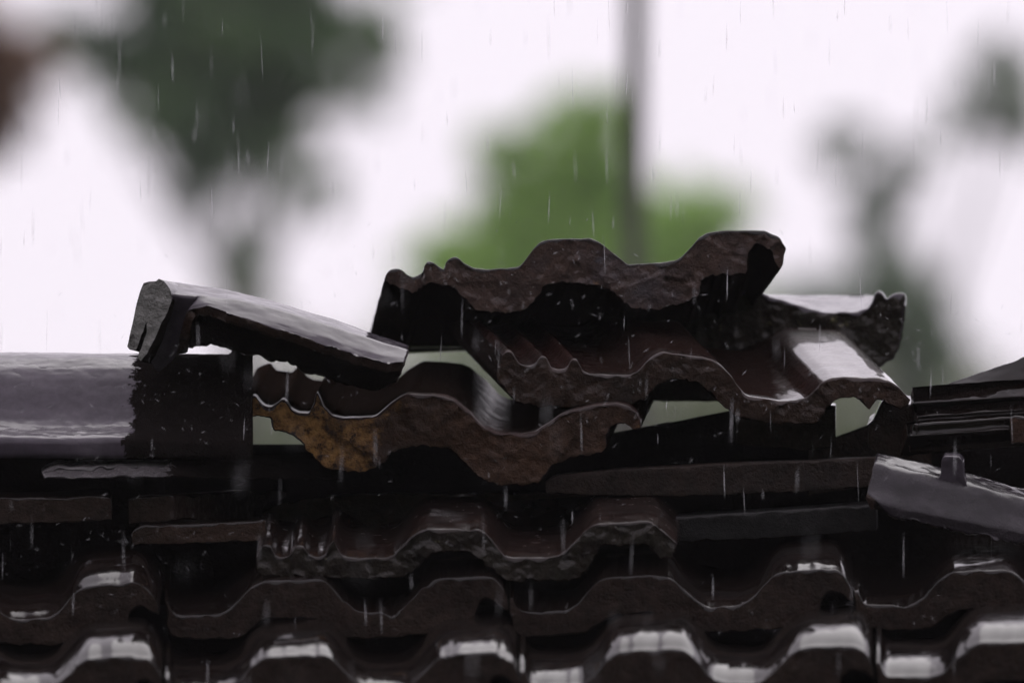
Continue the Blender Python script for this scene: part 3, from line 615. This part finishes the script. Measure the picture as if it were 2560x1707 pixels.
tree(85, 1300, [(1500, 1050, 620, 330), (900, 1110, 460, 230), (2100, 1080, 480, 260), (620, 760, 90, 120), (820, 1250, 700, 220), (1900, 1280, 700, 200)], 'leaf_pale', 'pale green tree low behind the ridge, seen through the gaps', 21000, .10, 5, .14)
def pole():
    d = 19 - DIST; b = at(1555, 853, d); b.z = 0; tp = at(1592, -900, d)
    bm = bmesh.new(); tube(bm, [b + Vector((0, 0, -.2)), b.lerp(tp, .35), b.lerp(tp, .7), tp], [.024, .023, .022, .021], 14)
    t = newmat('pole_paint'); bb = nd(t, 'ShaderNodeBsdfPrincipled', Roughness=.55); bb.inputs['Base Color'].default_value = (.10, .09, .09, 1)
    o = nd(t, 'ShaderNodeOutputMaterial'); t.links.new(bb.outputs[0], o.inputs[0])
    root = empty('utility_pole', b); tag(root, 'tall grey pole standing in front of the bright green tree', 'pole')
    finish('shaft', bm, 'pole_paint', root)
    c = bmesh.new(); tube(c, [tp + Vector((-.25, 0, -.05)), tp + Vector((.25, 0, -.05))], [.012, .012], 6); finish('crossarm', c, 'pole_paint', root)
pole()
# ------------------------------------------------------------------ rain
t = newmat('water'); ln = t.links.new
a = nd(t, 'ShaderNodeBsdfTransparent'); b = nd(t, 'ShaderNodeBsdfDiffuse'); b.inputs[0].default_value = (.85, .85, .88, 1); gl = nd(t, 'ShaderNodeBsdfTranslucent'); gl.inputs[0].default_value = (.85, .85, .88, 1)
m0 = nd(t, 'ShaderNodeMixShader'); m0.inputs[0].default_value = .5; ln(b.outputs[0], m0.inputs[1]); ln(gl.outputs[0], m0.inputs[2])
m = nd(t, 'ShaderNodeMixShader'); m.inputs[0].default_value = .25; ln(a.outputs[0], m.inputs[1]); ln(m0.outputs[0], m.inputs[2])
o = nd(t, 'ShaderNodeOutputMaterial'); ln(m.outputs[0], o.inputs[0])
def drops(name, items, label):
    bm = bmesh.new()
    for p, q, r in items:
        t_ = (q - p); u = t_.orthogonal().normalized(); v = t_.normalized().cross(u)
        mid = p.lerp(q, .6)
        ring = [bm.verts.new(mid + (u * math.cos(k * math.pi / 2) + v * math.sin(k * math.pi / 2)) * r) for k in range(4)]
        A = bm.verts.new(p); B = bm.verts.new(q)
        for k in range(4): bm.faces.new((A, ring[k], ring[(k + 1) % 4])); bm.faces.new((B, ring[(k + 1) % 4], ring[k]))
    tag(finish(name, bm, 'water'), label, 'rain', kind='stuff')
R = random.Random(5); it = []
for _ in range(650):
    d = R.choice([R.uniform(-.5, .7), R.uniform(-2.5, 3.5)])
    x, y = R.uniform(-300, 2860), R.uniform(-300, 1700); ln_ = R.choice([R.uniform(30, 80), R.uniform(70, 130)])
    s = R.uniform(-.06, .06)
    it.append((at(x + s * ln_, y, d), at(x, y + ln_, d), R.choice([R.uniform(.6, 1.3), R.uniform(1.2, 2.4)]) / PXM))
drops('rain', it, 'fine raindrops falling in front of and around the roof')
it = []
for _ in range(620):
    c = R.choice([(450, 1000, 350, 120), (1350, 700, 500, 120), (2250, 820, 200, 160), (1000, 1300, 900, 150), (250, 1380, 250, 120), (1750, 1000, 500, 120), (2000, 1580, 500, 90), (800, 1580, 700, 90), (1200, 900, 1300, 300)])
    x, y = R.gauss(c[0], c[2] * .6), R.gauss(c[1], c[3] * .6)
    d = R.uniform(-.25, .05); ln_ = R.choice([R.uniform(3, 7), R.uniform(8, 22)]); an = R.uniform(0, math.pi)
    it.append((at(x, y, d), at(x + math.cos(an) * ln_, y + math.sin(an) * ln_, d), R.uniform(.45, 1.1) / PXM))
drops('splash', it, 'tiny splash droplets jumping off the wet tiles')

# ------------------------------------------------------------------ the rain-filled air
t = newmat('rain_air'); v = nd(t, 'ShaderNodeVolumePrincipled'); v.inputs['Color'].default_value = (.97, .96, .97, 1); v.inputs['Density'].default_value = .0006; v.inputs['Anisotropy'].default_value = .2
o = nd(t, 'ShaderNodeOutputMaterial'); t.links.new(v.outputs[0], o.inputs['Volume'])
bm = bmesh.new(); bmesh.ops.create_cube(bm, size=1, matrix=Matrix.Translation((0, 0, 13)) @ Matrix.Diagonal((1900, 1900, 30, 1)))
tag(finish('haze', bm, 'rain_air', smooth=False), 'pale rain haze filling the air', 'haze', kind='stuff')
sc.cycles.volume_bounces = 1
